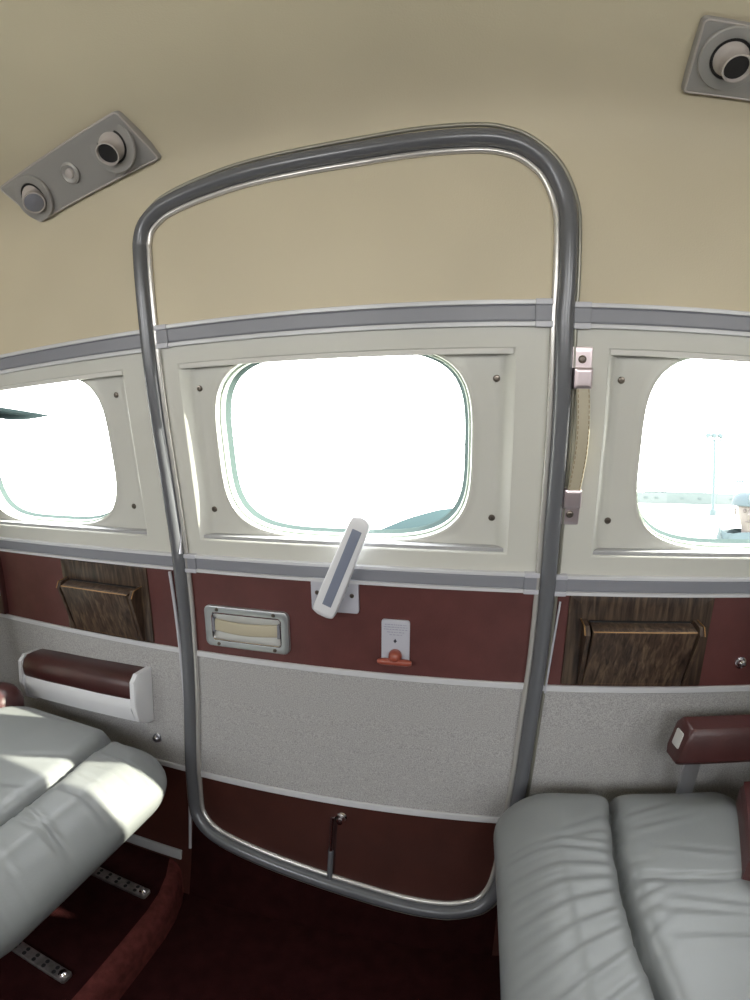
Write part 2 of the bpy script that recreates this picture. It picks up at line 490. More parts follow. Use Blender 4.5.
window(1, CXS[0]); window(2, CXS[1]); window(3, CXS[2])

# ------------------------------------------------------------------ ceiling, floor, far wall, ends
def ceiling():
    s1 = arc_at_z(R1); rows = []
    n = 40
    for i in range(n+1): rows.append([A(X0+(X1-X0)*j/24, s1*(1-i/n)) for j in range(25)])
    for i in range(1, n+1): rows.append([A(X0+(X1-X0)*j/24, s1*i/n, 0, -1) for j in range(25)])
    v, f = loft(rows, False); o = mk('ceiling', v, f, M['headliner'], None, ang=60, loc=(0, YC, .6)); o['kind'] = 'structure'
ceiling()
wo = empty('wall_opposite', (0, 2*YC-.74, -.93), kind='structure')
OX = [-1.3, -.55, .2, .95]
for i, cx in enumerate(OX):
    surround('window_surround', wo, cx, cx-.375, cx+.375, -1)
    window(4+i, cx, -1, detail=False)
v, f = band(R1, R2, X0, -1.675, 0, 6, 4, -1); mk('wall_skin', v, f, M['cream'], wo)
v, f = band(R1, R2, 1.325, X1, 0, 6, 4, -1); mk('wall_skin', v, f, M['cream'], wo)
v, f = band(R2, R3, X0, X1, 0, 6, 12, -1); mk('leather_panel', v, f, M['maroon'], wo)
v, f = band(R3, R4, X0, X1, 0, 6, 12, -1); mk('fabric_panel', v, f, M['fabric'], wo)
v, f = band(R4, -.96, X0, X1, 0, 6, 12, -1); mk('lower_panel', v, f, M['maroon_low'], wo)
for nm, xx in (('wall_rear', X0), ('wall_front', X1)):
    ring = [A(xx, s) for s in [arc_at_z(-.96)*(1-i/30) for i in range(31)]]+[A(xx, arc_at_z(-.96)*i/30, 0, -1) for i in range(1, 31)]
    o = mk(nm, ring, [tuple(range(len(ring)))], M['bulkhead'], None, smooth=False, loc=(xx, YC, -.93)); o['kind'] = 'structure'
yw = at_arc(arc_at_z(-.93))[0]
v, f = bevbox((X0, 2*YC-yw-.02, -.97), (X1, yw+.02, -.93), .002)
o = mk('floor', v, f, M['carpet'], None, loc=(0, YC, -.93)); o['kind'] = 'structure'

# raised carpeted floor under the rear seat, with a rounded edge painted lighter for caught light and a cut corner by the wall
def platform():
    yb = .755
    edge = [(-.588, yb), (-.575, .72), (-.556, .68), (-.542, .63), (-.537, .58), (-.538, .5), (-.54, .4), (-.545, .25), (-.55, -.10), (-.55, -.48)]
    e2 = []
    for i in range(len(edge)-1):
        for k in range(6):
            t = k/6; e2.append((edge[i][0]+(edge[i+1][0]-edge[i][0])*t, edge[i][1]+(edge[i+1][1]-edge[i][1])*t))
    e2.append(edge[-1]); zt = -.86
    rows = [[V((X0, y, zt)) for x, y in e2], [V((x-.25, y, zt)) for x, y in e2], [V((x-.03, y, zt)) for x, y in e2]]
    v, f = loft(rows, False)
    st = empty('floor_platform', (-1.2, YC, -.93), kind='structure')
    mk('platform_top', v, f, M['carpet'], st)
    rows = []
    for k in range(7):
        a = PI/2*k/6; rows.append([V((x-.03+.03*math.sin(a), y, zt-.03*(1-math.cos(a)))) for x, y in e2])
    rows.append([V((x+.002, y, -.932)) for x, y in e2])
    v, f = loft(rows, False); mk('platform_edge', v, f, M['carpet_edge'], st)
platform()

# perforated seat tracks on the platform
def seat_track(x0, x1, y, dy, label):
    t = empty('seat_track', ((x0+x1)/2, y, -.86), label, 'seat track', 'seat tracks on the carpeted platform')
    n = int((x1-x0)/.026)
    L = V((x1-x0, dy, 0)); U = L.normalized(); W = V((-U.y, U.x, 0))
    P0 = V((x0, y, -.859))
    mp = lambda u, w, o: P0+U*u+W*w+V((0, 0, o))
    ln = L.length
    v, f = slab(mp, ln/2, 0, ln/2, .0125, 0, .007, .006, .002); mk('track', v, f, M['track'], t)
    for k in range(n):
        c = mp(ln-.03-.026*k, 0, .0071)
        for w in (-.005, .005):
            v, f = lathe(c+W*w*1.0, (0, 0, 1), [(.0042, 0), (.0042, .0004), (0, .0004)], 12)
            mk('hole', v, f, M['dark'], t)
    v, f = lathe(mp(ln-.012, 0, .006), (0, 0, 1), [(.008, 0), (.008, .005), (.005, .008), (0, .008)], 14); mk('end_bolt', v, f, M['chrome'], t)
M['track'] = mat('worn_track_metal', (150,142,140), .4, .8, mottle=(60,.6,1.15,4))
seat_track(-.86, -.588, .628, -.014, 'perforated metal seat track on carpet step, the one nearer the wall')
seat_track(-.86, -.602, .398, -.012, 'perforated metal seat track on carpet step, farther out from the wall')

# ------------------------------------------------------------------ door fittings (parts of the door)
def pull_handle():
    cx, cz, hw, hh = -.4085, -.2845, .0925, .0435
    v, f = slab(F, cx, cz, hw, hh, 0, .008, .012, .002, hole=(hw-.017, hh-.0145, .006, -.004)); p = mk('pull_handle', v, f, M['bezel'], dr)
    p['label'] = 'satin metal recessed pull handle surround'
    v, f = slab(F, cx, cz, hw-.016, hh-.013, -.012, .0012, .006, .001); mk('recess_pan', v, f, M['pan'], p)
    # inner raised rim
    v, f = tube([F(cx+x, cz+y, .006) for x, y in rr(hw-.017, hh-.0145, .006)], .0022, 6, True); mk('recess_rim', v, f, M['chrome'], p)
    pts = [F(cx-.069+.138*k/12, cz+.003-.0015*math.sin(PI*k/12), .004+.008*math.sin(PI*k/12)) for k in range(13)]
    L = []
    for q in pts:
        L.append([q+V((0, y, z)) for y, z in rr(.0035, .0125, .003, 2, 3)])
    v, f = loft(L, True, True, True); mk('grip_strap', v, f, M['strap'], p)
    for sx in (-1, 1):
        v, f = slab(F, cx+sx*.0715, cz+.003, .0028, .0145, .001, .010, .001, .001); mk('strap_clip', v, f, M['vent_face'], p)
        for sz in (-1, 1): screw(F(cx+sx*.062, cz+sz*.0365, .008), SN(0, cz), 'screw', p, .0038, 'screw')
M['bezel'] = mat('satin_bezel', (186,190,192), .34, .75); M['pan'] = mat('bright_recess_pan', (206,206,204), .3, .4)
pull_handle()

def lever():
    cx, cz = -.2225, -.198
    v, f = slab(F, cx, cz, .0455, .033, 0, .006, .006, .0015); p = mk('lever_plate', v, f, M['placard'], dr)
    p['label'] = 'pale metal plate under the door lever'
    for x, z, r in ((.033, .002, .0042), (-.0335, .004, .0042), (-.0345, -.025, .0034)): screw(F(cx+x, cz+z, .006), SN(0, cz), 'screw', p, r, 'screw')
    for x, z, w in ((.0235, .0205, .010), (.004, -.024, .009)):
        for k in range(4):
            a, b = F(cx+x-w/2+w*k/4, cz+z, .0062), F(cx+x-w/2+w*(k+.7)/4, cz+z, .0062)
            v, f = bevbox(a-V((0, .0004, .001)), b+V((0, 0, .001)), .0002); mk('faint_lettering', v, f, M['ink_faint'], p)
    # pivot boss
    v, f = lathe(F(-.218, -.192, .004), SN(0, -.19), [(.016, 0), (.016, .012), (.012, .018), (0, .018)], 22); mk('pivot_boss', v, f, M['white_plastic'], p)
    # long handle, raised from the plate: wedge with a cranked lower end
    n = SN(0, -.14)
    a, b = F(-.2345, -.2165, .026), F(-.163, -.0505, .034)
    d = (b-a); ln = d.length; d.normalize(); w = d.cross(n).normalized(); n = w.cross(d).normalized()
    if n.y > 0: n = -n
    if w.x < 0: w = -w
    mp = lambda u, x, o: a+d*u+w*x+n*o
    L = []
    for u, hw, ins in ((-.012, .012, .004), (-.007, .020, .001), (0, .0215, 0), (.05, .0212, 0), (.12, .019, 0), (ln-.004, .0175, 0), (ln+.006, .0155, .001), (ln+.011, .009, .004)):
        L.append([mp(u, x, o) for x, o in rr(hw, .0115-ins, .0045, 3, 4)])
    v, f = loft(L, True, True, True); h = mk('lever_handle', v, f, M['white_plastic'], dr, ang=50)
    h['label'] = 'long white door lever with a grey inset strip'
    mp2 = lambda u, x, o: mp(u, x+.001, o+.0108)
    v, f = slab(mp2, ln*.51, 0, ln*.43, .0085, 0, .0016, .001, .0004); mk('grey_inset', v, f, M['blade_grey'], h)
lever()

def placard():
    cx, cz = -.109, -.2838
    v, f = slab(F, cx, cz, .0262, .0455, 0, .004, .0055, .001); p = mk('placard', v, f, M['placard'], dr)
    p['label'] = 'small white instruction plate with tiny lines of print'
    rows = [(.0365, .020), (.0318, .0215), (.0272, .0215), (.0218, .016), (.0168, .0115)]
    for k, (dz, hw) in enumerate(rows):
        x = -hw; mb = MB()
        while x < hw-.002:
            w = random.uniform(.0022, .0065); w = min(w, hw-x)
            q = F(cx+x, cz+dz, .0041); e = F(cx+x+w, cz+dz, .0041)
            mb.add(*bevbox(q-V((0, .0003, .0008)), e+V((0, .0002, .0008)), .0001)); x += w+random.uniform(.001, .002)
        mb.build('line_of_print', M['ink_faint'], p)
    c = F(cx-.0005, cz+.0045, .0042)
    v, f = prism([c+V((x, 0, z)) for x, z in ((0, .0048), (.0018, .0016), (.0034, 0), (.0018, -.0016), (0, -.0044), (-.0018, -.0016), (-.0034, 0), (-.0018, .0016))], (0, -.0004, 0)); mk('diamond_mark', v, f, M['ink'], p)
    # T handle
    o = F(cx+.0005, cz-.0225, .004); n = SN(0, cz-.02)
    v, f = lathe(o, n, [(.0115, 0), (.0125, .004), (.0118, .011), (.0085, .0165), (.004, .019), (0, .0195)], 24)
    t = mk('release_handle', v, f, M['orange'], dr, ang=60); t['label'] = 'orange-red emergency release bar with round hub'
    y0 = F(cx, cz-.0325, .015)
    pts = [y0+V((-.0315+.063*k/12, .0, .0)) for k in range(13)]
    rad = [.0035 if k in (0, 12) else (.0058 if k in (1, 11) else .0064) for k in range(13)]
    v, f = tube(pts, rad, 14); mk('grip_bar', v, f, M['orange'], t, ang=60)
placard()

def bolt():
    top, mid, bot = F(-.2215, -.667, .012), F(-.2225, -.742, .012), F(-.2225, -.812, .008)
    v, f = tube([top, top.lerp(mid, .5), mid], .0036, 12); p = mk('slide_bolt', v, f, M['chrome'], dr); p['label'] = 'thin chrome vertical bolt on the maroon lower panel'
    v, f = tube([mid, mid.lerp(bot, .5), bot], .0058, 12); mk('bolt_barrel', v, f, M['tube'], p)
    v, f = lathe(F(-.2055, -.668, .0), SN(0, -.667), [(.0105, 0), (.0105, .004), (.006, .008), (.0045, .016), (.0075, .019), (.0065, .023), (0, .024)], 20); mk('catch_stud', v, f, M['chrome'], p)
    v, f = bevbox(F(-.2145, -.672, .006)-V((.007, .003, .002)), F(-.2145, -.672, .006)+V((.007, .003, .002)), .001); mk('catch_tab', v, f, M['dark'], p)
    v, f = slab(F, -.2225, -.742, .008, .07, 0, .003, .003, .001); mk('guide_plate', v, f, M['maroon_dark'], p)
M['maroon_dark'] = mat('dark_guide', (46,22,22), .5)
bolt()

# ------------------------------------------------------------------ wood-grained pocket boxes on the walls
def pocket_box(cx, x0, x1, bx0, bx1, label):
    zt, zb = -.176, -.3465
    t = empty('pocket_box', F((x0+x1)/2, zb, 0), label, 'wall box', 'wood-grained boxes on the cabin wall')
    v, f = slab(F, (x0+x1)/2, (zt+zb)/2, (x1-x0)/2, (zt-zb)/2, 0, .004, .003, .0012); mk('backing_panel', v, f, M['wood'], t)
    z1, z0 = -.222, -.3445; dep = .036
    # side cheeks: wedges that run out to nothing at the bottom, splayed a little at the top
    for sx, xe in ((-1, bx0), (1, bx1)):
        poly = [(z1+.004, .004), (z1+.002, dep*.85), (z1-.012, dep+.003), (z0, .008), (z0, .004)]
        L = []
        for dx in (-.0065, .0005):
            L.append([F(xe+sx*.004*(z-z0)/(z1-z0)+dx*(-sx)*-1, z, o) for z, o in poly])
        v, f = loft(L, True, True, True); mk('side_cheek', v, f, M['wood_box'], t, smooth=False)
        e = [F(xe+sx*.004*(z-z0)/(z1-z0)+sx*.0028, z, o+.0004) for z, o in poly[0:3]]
        v, f = tube(e, .0011, 6); mk('edge_highlight', v, f, M['glint'], t)
    # tilting front
    a, b = bx0+.008, bx1-.008; mid = (a+b)/2; hw = (b-a)/2
    fm = lambda x, u, o: F(x, z0+(z1-.006-z0)*u, .007+(dep-.005)*u+o)
    L = []
    for d, o in ((0, -.006), (0, .0), (.0006, .0012), (.0016, .0018)):
        L.append([fm(mid+x*(hw-d)/hw, .5+y*(.5-d*4)/.5, o) for x, y in rr(hw, .4999, .002, 5, 3)])
    v, f = loft(L, True, True, True); mk('tilt_front', v, f, M['wood_box'], t, ang=30)
    # lid on top sloping back to the wall
    lid = []
    for o_, zz in ((.004, z1), (dep*.55, z1+.0), (dep+.001, z1-.0052)):
        lid.append([F(a+(b-a)*k/6, zz, o_) for k in range(7)])
    v, f = loft(lid, False); v2 = [p-V((0, 0, .003)) for p in v]; k = len(v)
    v, f = v+v2, f+[tuple(i+k for i in reversed(q)) for q in f]
    mk('lid', v, f, M['wood_box'], t)
    v, f = tube([F(a+(b-a)*k/8, z1-.0055, dep+.0015) for k in range(9)], .0009, 6); mk('edge_highlight', v, f, M['glint'], t)
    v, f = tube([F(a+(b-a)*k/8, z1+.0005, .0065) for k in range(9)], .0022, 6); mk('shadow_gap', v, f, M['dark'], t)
    v, f = bevbox(fm(a+.008, .05, .0016)-V((0, .0004, .0003)), fm(b-.008, .05, .0016)+V((0, 0, .0003)), .0002); mk('score_line', v, f, M['glint'], t)
pocket_box(.325, .1945, .457, .224, .424, 'dark wood-grained tilt-out box on wall beside the chrome-ended strap')
pocket_box(-.77, -.897, -.640, -.876, -.664, 'dark wood-grained tilt-out box above white-sided wall armrest')

# ------------------------------------------------------------------ fittings on the walls
def button(x, z, r, label, name, m='chrome', pr=None):
    n = SN(x, z); o = F(x, z, .0)
    t = empty(name, o, label, 'button')
    v, f = lathe(o, n, [(r*1.35, 0), (r*1.35, .002), (r*.95, .0035)], 20); mk('button_rim', v, f, M[m], t)
    v, f = lathe(o, n, [(r*.95, .0030), (r*.9, .009), (r*.6, .0115), (0, .012)], 20); mk('button_head', v, f, M[m], t)
button(.535, -.3035, .0085, 'chrome button pressed into the maroon panel beside dark wood box', 'upholstery_button')
button(-.6463, -.5745, .0085, 'small satin button on grey fabric below white-sided armrest', 'fabric_stud', 'brushed')

def side_bracket():
    t = empty('wall_bracket', F(-1.150, -.345, 0), 'small reddish metal bracket on maroon panel behind the pale seat, at photo edge', 'bracket')
    v, f = slab(F, -1.155, -.268, .02, .078, 0, .012, .006, .003); mk('bracket_plate', v, f, M['maroon_pad'], t)
    v, f = slab(F, -1.157, -.262, .012, .034, .01, .02, .004, .003); mk('bracket_face', v, f, M['brushed'], t)
side_bracket()

def assist_strap():
    t = empty('assist_strap', F(.182, -.04, 0), 'beige stitched leather grab strap with chrome ends between tube and right window', 'grab strap')
    for zc, zs, s in ((.1905, .2015, 1), (-.023, -.0345, -1)):
        xx = .1815 if s > 0 else .1795
        v, f = slab(F, xx, zc, .0155, .029, 0, .004, .0015, .001); b = mk('end_plate', v, f, M['pink_chrome'], t)
        screw(F(xx, zs, .004), SN(0, zs), 'screw', b, .0062, 'screw')
        zc2 = zc-.0085*s
        v, f = slab(F, xx, zc2-.0075*s, .0145, .0155, .002, .018, .003, .004); mk('clamp', v, f, M['pink_chrome'], b)
    n = 22; L = []; st = [[], []]
    for k in range(n+1):
        u = k/n; z = .167-.165*u; x = .182+.0035*math.sin(PI*u)-.002*u
        off = .012+.009*math.sin(PI*u)
        c = F(x, z, off); w = .0105
        L.append([c+V((xx, yy, 0)) for xx, yy in rr(w, .0032, .0025, 3, 3)])
        for i, s in enumerate((-1, 1)): st[i].append(c+V((s*w*.78, -.0034, 0)))
    v, f = loft(L, True, True, True); b = mk('strap', v, f, M['strap'], t, ang=50)
    for s in st:
        mb = MB()
        for k in range(0, n):
            a, e = s[k].lerp(s[k+1], .15), s[k].lerp(s[k+1], .75); mb.add(*tube([a, e], .0006, 5))
        mb.build('stitching', M['stitch'], b)
    # edge bead piping the outer side of the strap
M['pink_chrome'] = mat('chrome_end_plate', (222,208,212), .3, .9)
assist_strap()

def wall_armrest():
    xa, xb = -1.022, -.668
    t = empty('wall_mounted_armrest', F(-.86, -.54, 0), 'white wall armrest with maroon padded top on grey fabric', 'armrest')
    # moulded trough
    prof = [(0, -.455), (.050, -.455), (.0585, -.47), (.0575, -.492), (.046, -.522), (.022, -.535), (0, -.538)]
    slope = lambda x: -.012*(x-xb)/(xa-xb)                 # the arm dips slightly towards the back
    L = []
    for x, k in ((xa, .9), (xa+.006, .97), (xa+.02, 1), (xb-.02, 1), (xb-.002, 1)):
        L.append([F(x, z+(0 if k == 1 else (z+.49)*-.0)+slope(x), o*k) for o, z in prof])
    v, f = loft(L, True, True, True); mk('moulded_base', v, f, M['white_plastic'], t, ang=35)
    # end plates reach up around the pad
    for x, s in ((xb, 1), (xa, -1)):
        pl = [(0, -.406), (.046, -.407), (.060, -.422), (.0615, -.478), (.048, -.520), (.022, -.534), (0, -.536)]
        L = [[F(x+d, z*(1 if s > 0 else 1)+slope(x)-(.0 if s > 0 else .006), o) for o, z in pl] for d in (0, s*.011)]
        L.append([F(x+s*.013, z+slope(x)-(.0 if s > 0 else .006)-(z+.47)*.05, o*.95) for o, z in pl])
        v, f = loft(L, True, True, True); mk('end_plate', v, f, M['white_plastic'], t, ang=30)
    # pad
    L = []; pad = [(0, -.47), (.052, -.47), (.060, -.462), (.0625, -.44), (.057, -.421), (.045, -.411), (.02, -.409), (0, -.409)]
    for x, k in ((xa+.002, .93), (xa+.012, 1.), (-.93, 1.02), (-.85, 1.0), (-.76, 1.015), (xb-.010, 1.0), (xb-.001, .97)):
        L.append([F(x, -.45+(z+.45)*k+slope(x), o*k) for o, z in pad])
    v, f = loft(L, True, True, True); mk('pad', v, f, M['maroon_pad'], t, ang=60)
wall_armrest()

# ------------------------------------------------------------------ overhead panels
def ceiling_map(c00, c10, c11, c01):
    """plate plane from four ceiling points; u along the length, v across"""
    P = [V(p) for p in (c00, c10, c11, c01)]
    n = (P[1]-P[0]).cross(P[3]-P[0]).normalized()
    if n.z > 0: n = -n
    def mp(u, v_, o):
        a = P[0].lerp(P[1], u); b = P[3].lerp(P[2], u); return a.lerp(b, v_)+n*o
    return mp, n

def vent(p, n, aim, parent, r=.034, blank=False):
    n = V(n).normalized(); aim = V(aim).normalized()
    v, f = lathe(p, n, [(r, 0), (r, .004), (r*.97, .0055), (r*.66, .0045), (r*.63, .001)], 36); a = mk('vent', v, f, M['plate'], parent)
    v, f = lathe(p, n, [(r*.645, .0042), (r*.63, .0048), (r*.60, .0018)], 36); mk('vent_gap', v, f, M['dark'], a)
    # ball with a nozzle tipped towards the cabin
    c = V(p)-n*.006; R = r*.60
    prof = [(R*math.sin(t), R*math.cos(t)) for t in [1.75-.87*k/9 for k in range(10)]]
    rn = prof[-1][0]*.98
    prof += [(rn*1.0, R*.75), (rn*1.0, R*1.10), (rn*1.03, R*1.13), (rn*1.0, R*1.17), (rn*.92, R*1.17), (rn*.88, R*1.12), (rn*.86, R*.4)]
    v, f = lathe(c, aim, prof, 30); mk('eyeball', v, f, M['vent'], a, ang=50)
    if blank: v, f = lathe(c, aim, [(rn*.9, R*1.08), (rn*.85, R*1.16), (rn*.5, R*1.27), (0, R*1.31)], 26); mk('closed_flap', v, f, M['vent_face'], a)
    else: v, f = lathe(c, aim, [(rn*.87, R*.98), (rn*.85, R*.5), (0, R*.48)], 26); mk('nozzle_bore', v, f, M['dark'], a)

def overhead(corners, vents, knob, label):
    mp0, n = ceiling_map(*corners)
    w = (V(corners[1])-V(corners[0])).length; h = (V(corners[3])-V(corners[0])).length
    mp = lambda x, y, o: mp0(x/w, y/h, o)
    t = empty('overhead_panel', mp(w/2, h/2, 0), label, 'vent panel', 'overhead air vent panels')
    v, f = slab(mp, w/2, h/2, w/2, h/2, -.012, .007, .008, .003); mk('panel_plate', v, f, M['plate'], t)
    # narrow raised rim round the plate
    v, f = tube([mp(w/2+x, h/2+y, .0065) for x, y in rr(w/2-.003, h/2-.003, .007)], .0016, 6, True); mk('plate_rim', v, f, M['vent'], t)
    for u, v_, aim, bl in vents: vent(mp(u*w, v_*h, .007), n, aim, t, .0455, bl)
    u, v_ = knob; o = mp(u*w, v_*h, .007)
    v, f = lathe(o, n, [(.0205, 0), (.0205, .0025), (.0165, .0045), (.013, .002)], 24); k = mk('call_button', v, f, M['plate'], t)
    v, f = lathe(o+V((0, 0, 0)), n, [(.0095, .002), (.0085, .005), (.004, .0065), (0, .0068)], 20); mk('button_cap', v, f, M['vent'], k)
overhead([(-.853,.5166,.5764),(-.5124,.4691,.5903),(-.4823,.5603,.5514),(-.7929,.5855,.5171)],
         [(.15, .53, (.45, -.40, -.85), True), (.835, .46, (.0, -.40, -.9), False)], (.49, .5), 'grey ceiling plate with two round vents, one flap closed, left of door frame')
overhead([(.3143,.4365,.5966),(.640,.447,.5955),(.650,.543,.5645),(.3177,.540,.5659)],
         [(.16, .45, (.06, -.22, -.97), False), (.845, .5, (.1, -.25, -.9), False)], (.505, .5), 'grey ceiling plate with open round vent above the right window, cut by photo edge')

# ------------------------------------------------------------------ seats
def interp(tab, y):
    tab = sorted(tab)
    if y <= tab[0][0]: return tab[0][1]
    for (a, p), (b, q) in zip(tab, tab[1:]):
        if y <= b: 
            t = (y-a)/(b-a); t = t*t*(3-2*t); return p+(q-p)*t
    return tab[-1][1]

def cushion(parent, name, x0, x1, y0, y1, zt, th, seam, facing, creases, rad=.062, cross=None, R2=.085, bulge=.008, drop=None):
    """two soft rolls with a deep seam between; facing +1: front edge at x1"""
    c = V(((x0+x1)/2, (y0+y1)/2, zt-th/2)); h = V(((x1-x0)/2, (y1-y0)/2, th/2))
    rx = min(rad, h.z*.98)
    verts = []; faces = []
    nu, nv, nw = 110, 110, 14
    def face(fn, a, b):
        k = len(verts)
        for i in range(a+1):
            for j in range(b+1): verts.append(fn(2*i/a-1, 2*j/b-1))
        for i in range(a):
            for j in range(b): faces.append((k+i*(b+1)+j, k+(i+1)*(b+1)+j, k+(i+1)*(b+1)+j+1, k+i*(b+1)+j+1))
    sp = lambda t: math.sin(t*PI/2)*.35+t*.65
    face(lambda u, v: (sp(u), sp(v), 1), nu, nv); face(lambda u, v: (sp(u), sp(v), -1), 30, 30)
    face(lambda u, v: (1, sp(u), v), nv, nw); face(lambda u, v: (-1, sp(u), v), nv, nw)
    face(lambda u, v: (sp(u), 1, v), nu, nw); face(lambda u, v: (sp(u), -1, v), nu, nw)
    out = []
    for q in verts:
        p = V((q[0]*h.x, q[1]*h.y, q[2]*h.z))
        ix = max(-(h.x-R2), min(h.x-R2, p.x)); iy = max(-(h.y-R2), min(h.y-R2, p.y))
        d = V((p.x-ix, p.y-iy, 0))
        L = max(abs(d.x), abs(d.y))
        plan = d.normalized()*L if d.length > 1e-9 else V((0, 0, 0))
        # roll over the edges
        iz = max(-(h.z-rx), min(h.z-rx, p.z)); e = p.z-iz
        k = L/R2 if R2 else 0
        rim = max(0., (L-(R2-rx)))
        if rim > 0 and abs(e) > 0:
            m = max(rim, abs(e)); dd = math.hypot(rim, e); s = m/dd
            L2 = (R2-rx)+rim*s; e *= s
            plan = plan.normalized()*L2 if plan.length > 1e-9 else plan
        n = V((0, 0, 0))
        w = V((ix, iy, iz))+plan+V((0, 0, e))
        X = c+w
        up = max(0., min(1., (w.z+h.z*.15)/(h.z*.9)))        # how much of the top this is
        sx = interp(seam, X.y)
        t = (X.x-sx)*facing
        fx = (x1 if facing > 0 else x0)
        roll_w = abs(fx-sx); u = max(0., min(1., t/roll_w)) if t > 0 else 0
        dz = -.032*math.exp(-(t/.005)**2)-.008*math.exp(-(t/.014)**2)
        dz += .007*(1-math.exp(-abs(t)/.014))
        if t > 0: dz -= .018*max(0, u-.55)**1.5/.3
        for (yc, slope, amp, wd, a, b) in creases:           # soft folds running out from the seam
            yy = X.y-(yc+slope*t)
            if -.5 < t < .5:
                fade = max(0., 1-abs(t-a)/b)
                dz += amp*fade**.7*(math.exp(-(yy/wd)**2)-.9*math.exp(-((yy-wd*1.5)/wd)**2))
        if cross:
            yc, a, b = cross
            if t < 0:
                dz -= .006*math.exp(-((X.y-(yc+a*(-t)+b*t*t))/.004)**2)*min(1, -t/.02)
        if drop and t > -.02:
            q_ = max(0., min(1., (X.y-drop[0])/drop[1])); dz -= drop[2]*q_*q_*(3-2*q_)*min(1, (t+.02)/.05)
        X = X+V((0, 0, dz*up))
        # front of the front roll bulges out
        if t > 0 and abs(w.x) > h.x*.6: X.x += facing*bulge*math.sin(PI*max(0, min(1, (w.z+h.z)/(2*h.z))))
        out.append(X)
    return mk(name, out, faces, M['leather'], parent, ang=180, merge=True)

def seat(kind):
    if kind == 'rear':
        t = empty('passenger_seat', (-.72, .44, -.86), 'pale grey leather seat in sunlight, on the carpet step at the left', 'seat', 'facing cabin seats')
        r = random.Random(3)
        cr = [(.60-.045*k+r.uniform(-.01, .01), r.uniform(-.35, .1), r.uniform(.0016, .0036), r.uniform(.0035, .006), r.uniform(.02, .12), r.uniform(.08, .16)) for k in range(9)]
        cr += [(.55-.1*k, .5, .0018, .008, -.08, .1) for k in range(3)]
        cushion(t, 'seat_cushion', -1.0, -.505, .165, .690, -.498, .12, [(.2,-.618),(.369,-.6275),(.476,-.634),(.62,-.656),(.70,-.68)], 1, cr, R2=.11, drop=(.52, .17, .022))
        base = [(-.97,-.50), (-.93,-.86)]
        v, f = bevbox((-.98, .22, -.852), (-.80, .60, -.60), .01); mk('seat_base', v, f, M['carpet'], t)
        rot = Matrix.Rotation(-.30, 3, 'Y')
        v, f = bevbox((-1.13, .19, -.50), (-1.005, .665, .17), .045, rot, (-1.06, .4, -.5)); mk('backrest', v, f, M['leather'], t, ang=60)
        v, f = bevbox((-1.06, .60, -.56), (-.952, .70, -.467), .03); mk('back_hinge_cover', v, f, M['maroon_pad'], t, ang=60)
    else:
        t = empty('passenger_seat', (.36, .44, -.93), 'pale grey leather seat in shade with maroon armrest, right of door', 'seat', 'facing cabin seats')
        r = random.Random(5)
        SEAM_R = [(.2, .242), (.352, .244), (.405, .241), (.472, .244), (.55, .253), (.63, .268), (.70, .284)]
        cr = [(yc, sl, am*.8, wd, a, b) for yc, sl, am, wd, a, b in (
            (.64, -.5, .0020, .006, .03, .07), (.605, -.3, .0026, .005, .05, .09), (.575, .05, .0034, .0048, .06, .10), (.552, .12, .0040, .0046, .07, .11), (.53, 0., .0040, .0046, .06, .11),
            (.508, -.12, .0040, .0046, .07, .10), (.487, -.30, .0046, .005, .05, .12), (.462, -.45, .0044, .0052, .04, .11), (.436, -.55, .0038, .0052, .06, .11), (.405, -.65, .0034, .006, .05, .11), (.37, -.7, .003, .006, .05, .10),
            (.625, -.35, .0022, .006, -.04, .07), (.595, -.25, .0026, .0055, -.06, .09), (.575, .22, .0022, .005, -.13, .08), (.48, .25, .0024, .006, -.14, .10), (.45, .15, .0022, .007, -.10, .10), (.41, .1, .0022, .007, -.12, .11))]
        cushion(t, 'seat_cushion', .112, .525, .165, .733, -.508, .15, SEAM_R, -1, cr, cross=(.512, -.12, .2), R2=.06, bulge=.026)
        v, f = bevbox((.16, .22, -.928), (.50, .66, -.62), .01); mk('seat_base', v, f, M['carpet'], t)
        rot = Matrix.Rotation(.16, 3, 'Y')
        fp = [(.408, .492), (.418, .485), (.66, .485), (.66, .668), (.50, .668), (.489, .66)]
        L = [[V((x, y, -.60)) for x, y in fp], [V((x, y, -.475)) for x, y in fp], [V((x+(.006 if x < .5 else 0), y, -.468)) for x, y in fp]]
        v, f = loft(L, True, True, True); mk('back_side_panel', v, f, M['maroon_pad'], t)
        rot = Matrix.Rotation(.30, 3, 'Y')
        v, f = bevbox((.54, .19, -.52), (.66, .69, .12), .045, rot, (.56, .4, -.5)); mk('backrest', v, f, M['leather'], t, ang=60)
        # maroon armrest on a flat strut
        L = []; pr_ = [(.676, -.386), (.683, -.375), (.722, -.372), (.731, -.382), (.731, -.428), (.722, -.442), (.686, -.442), (.676, -.432)]
        for x, k in ((.391, .86), (.3945, .97), (.400, 1), (.5, 1), (.78, 1), (.79, .95)):
            L.append([V((x+(.01*(.0) if k == 1 else 0)+.22*(p[1]+.372), .7035+(p[0]-.7035)*k, -.402+(p[1]+.402)*k)) for p in pr_])
        v, f = loft(L, True, True, True); a = mk('armrest', v, f, M['maroon_pad'], t, ang=40); a['label'] = 'maroon padded armrest'
        q = lambda u, w, o: V((.3905+.22*(w+.372)-o, .7035+u, w))
        v, f = slab(q, .0, -.402, .012, .014, 0, .0016, .003, .0005); mk('end_label', v, f, M['label'], a)
        d = V((-.022, 0, -.10))
        v, f = prism([V((.404, .70, -.44)), V((.432, .70, -.44)), V((.432, .706, -.44)), V((.404, .706, -.44))], (-.008, 0, -.15)); mk('armrest_strut', v, f, M['brushed'], t)
seat('rear'); seat('front')

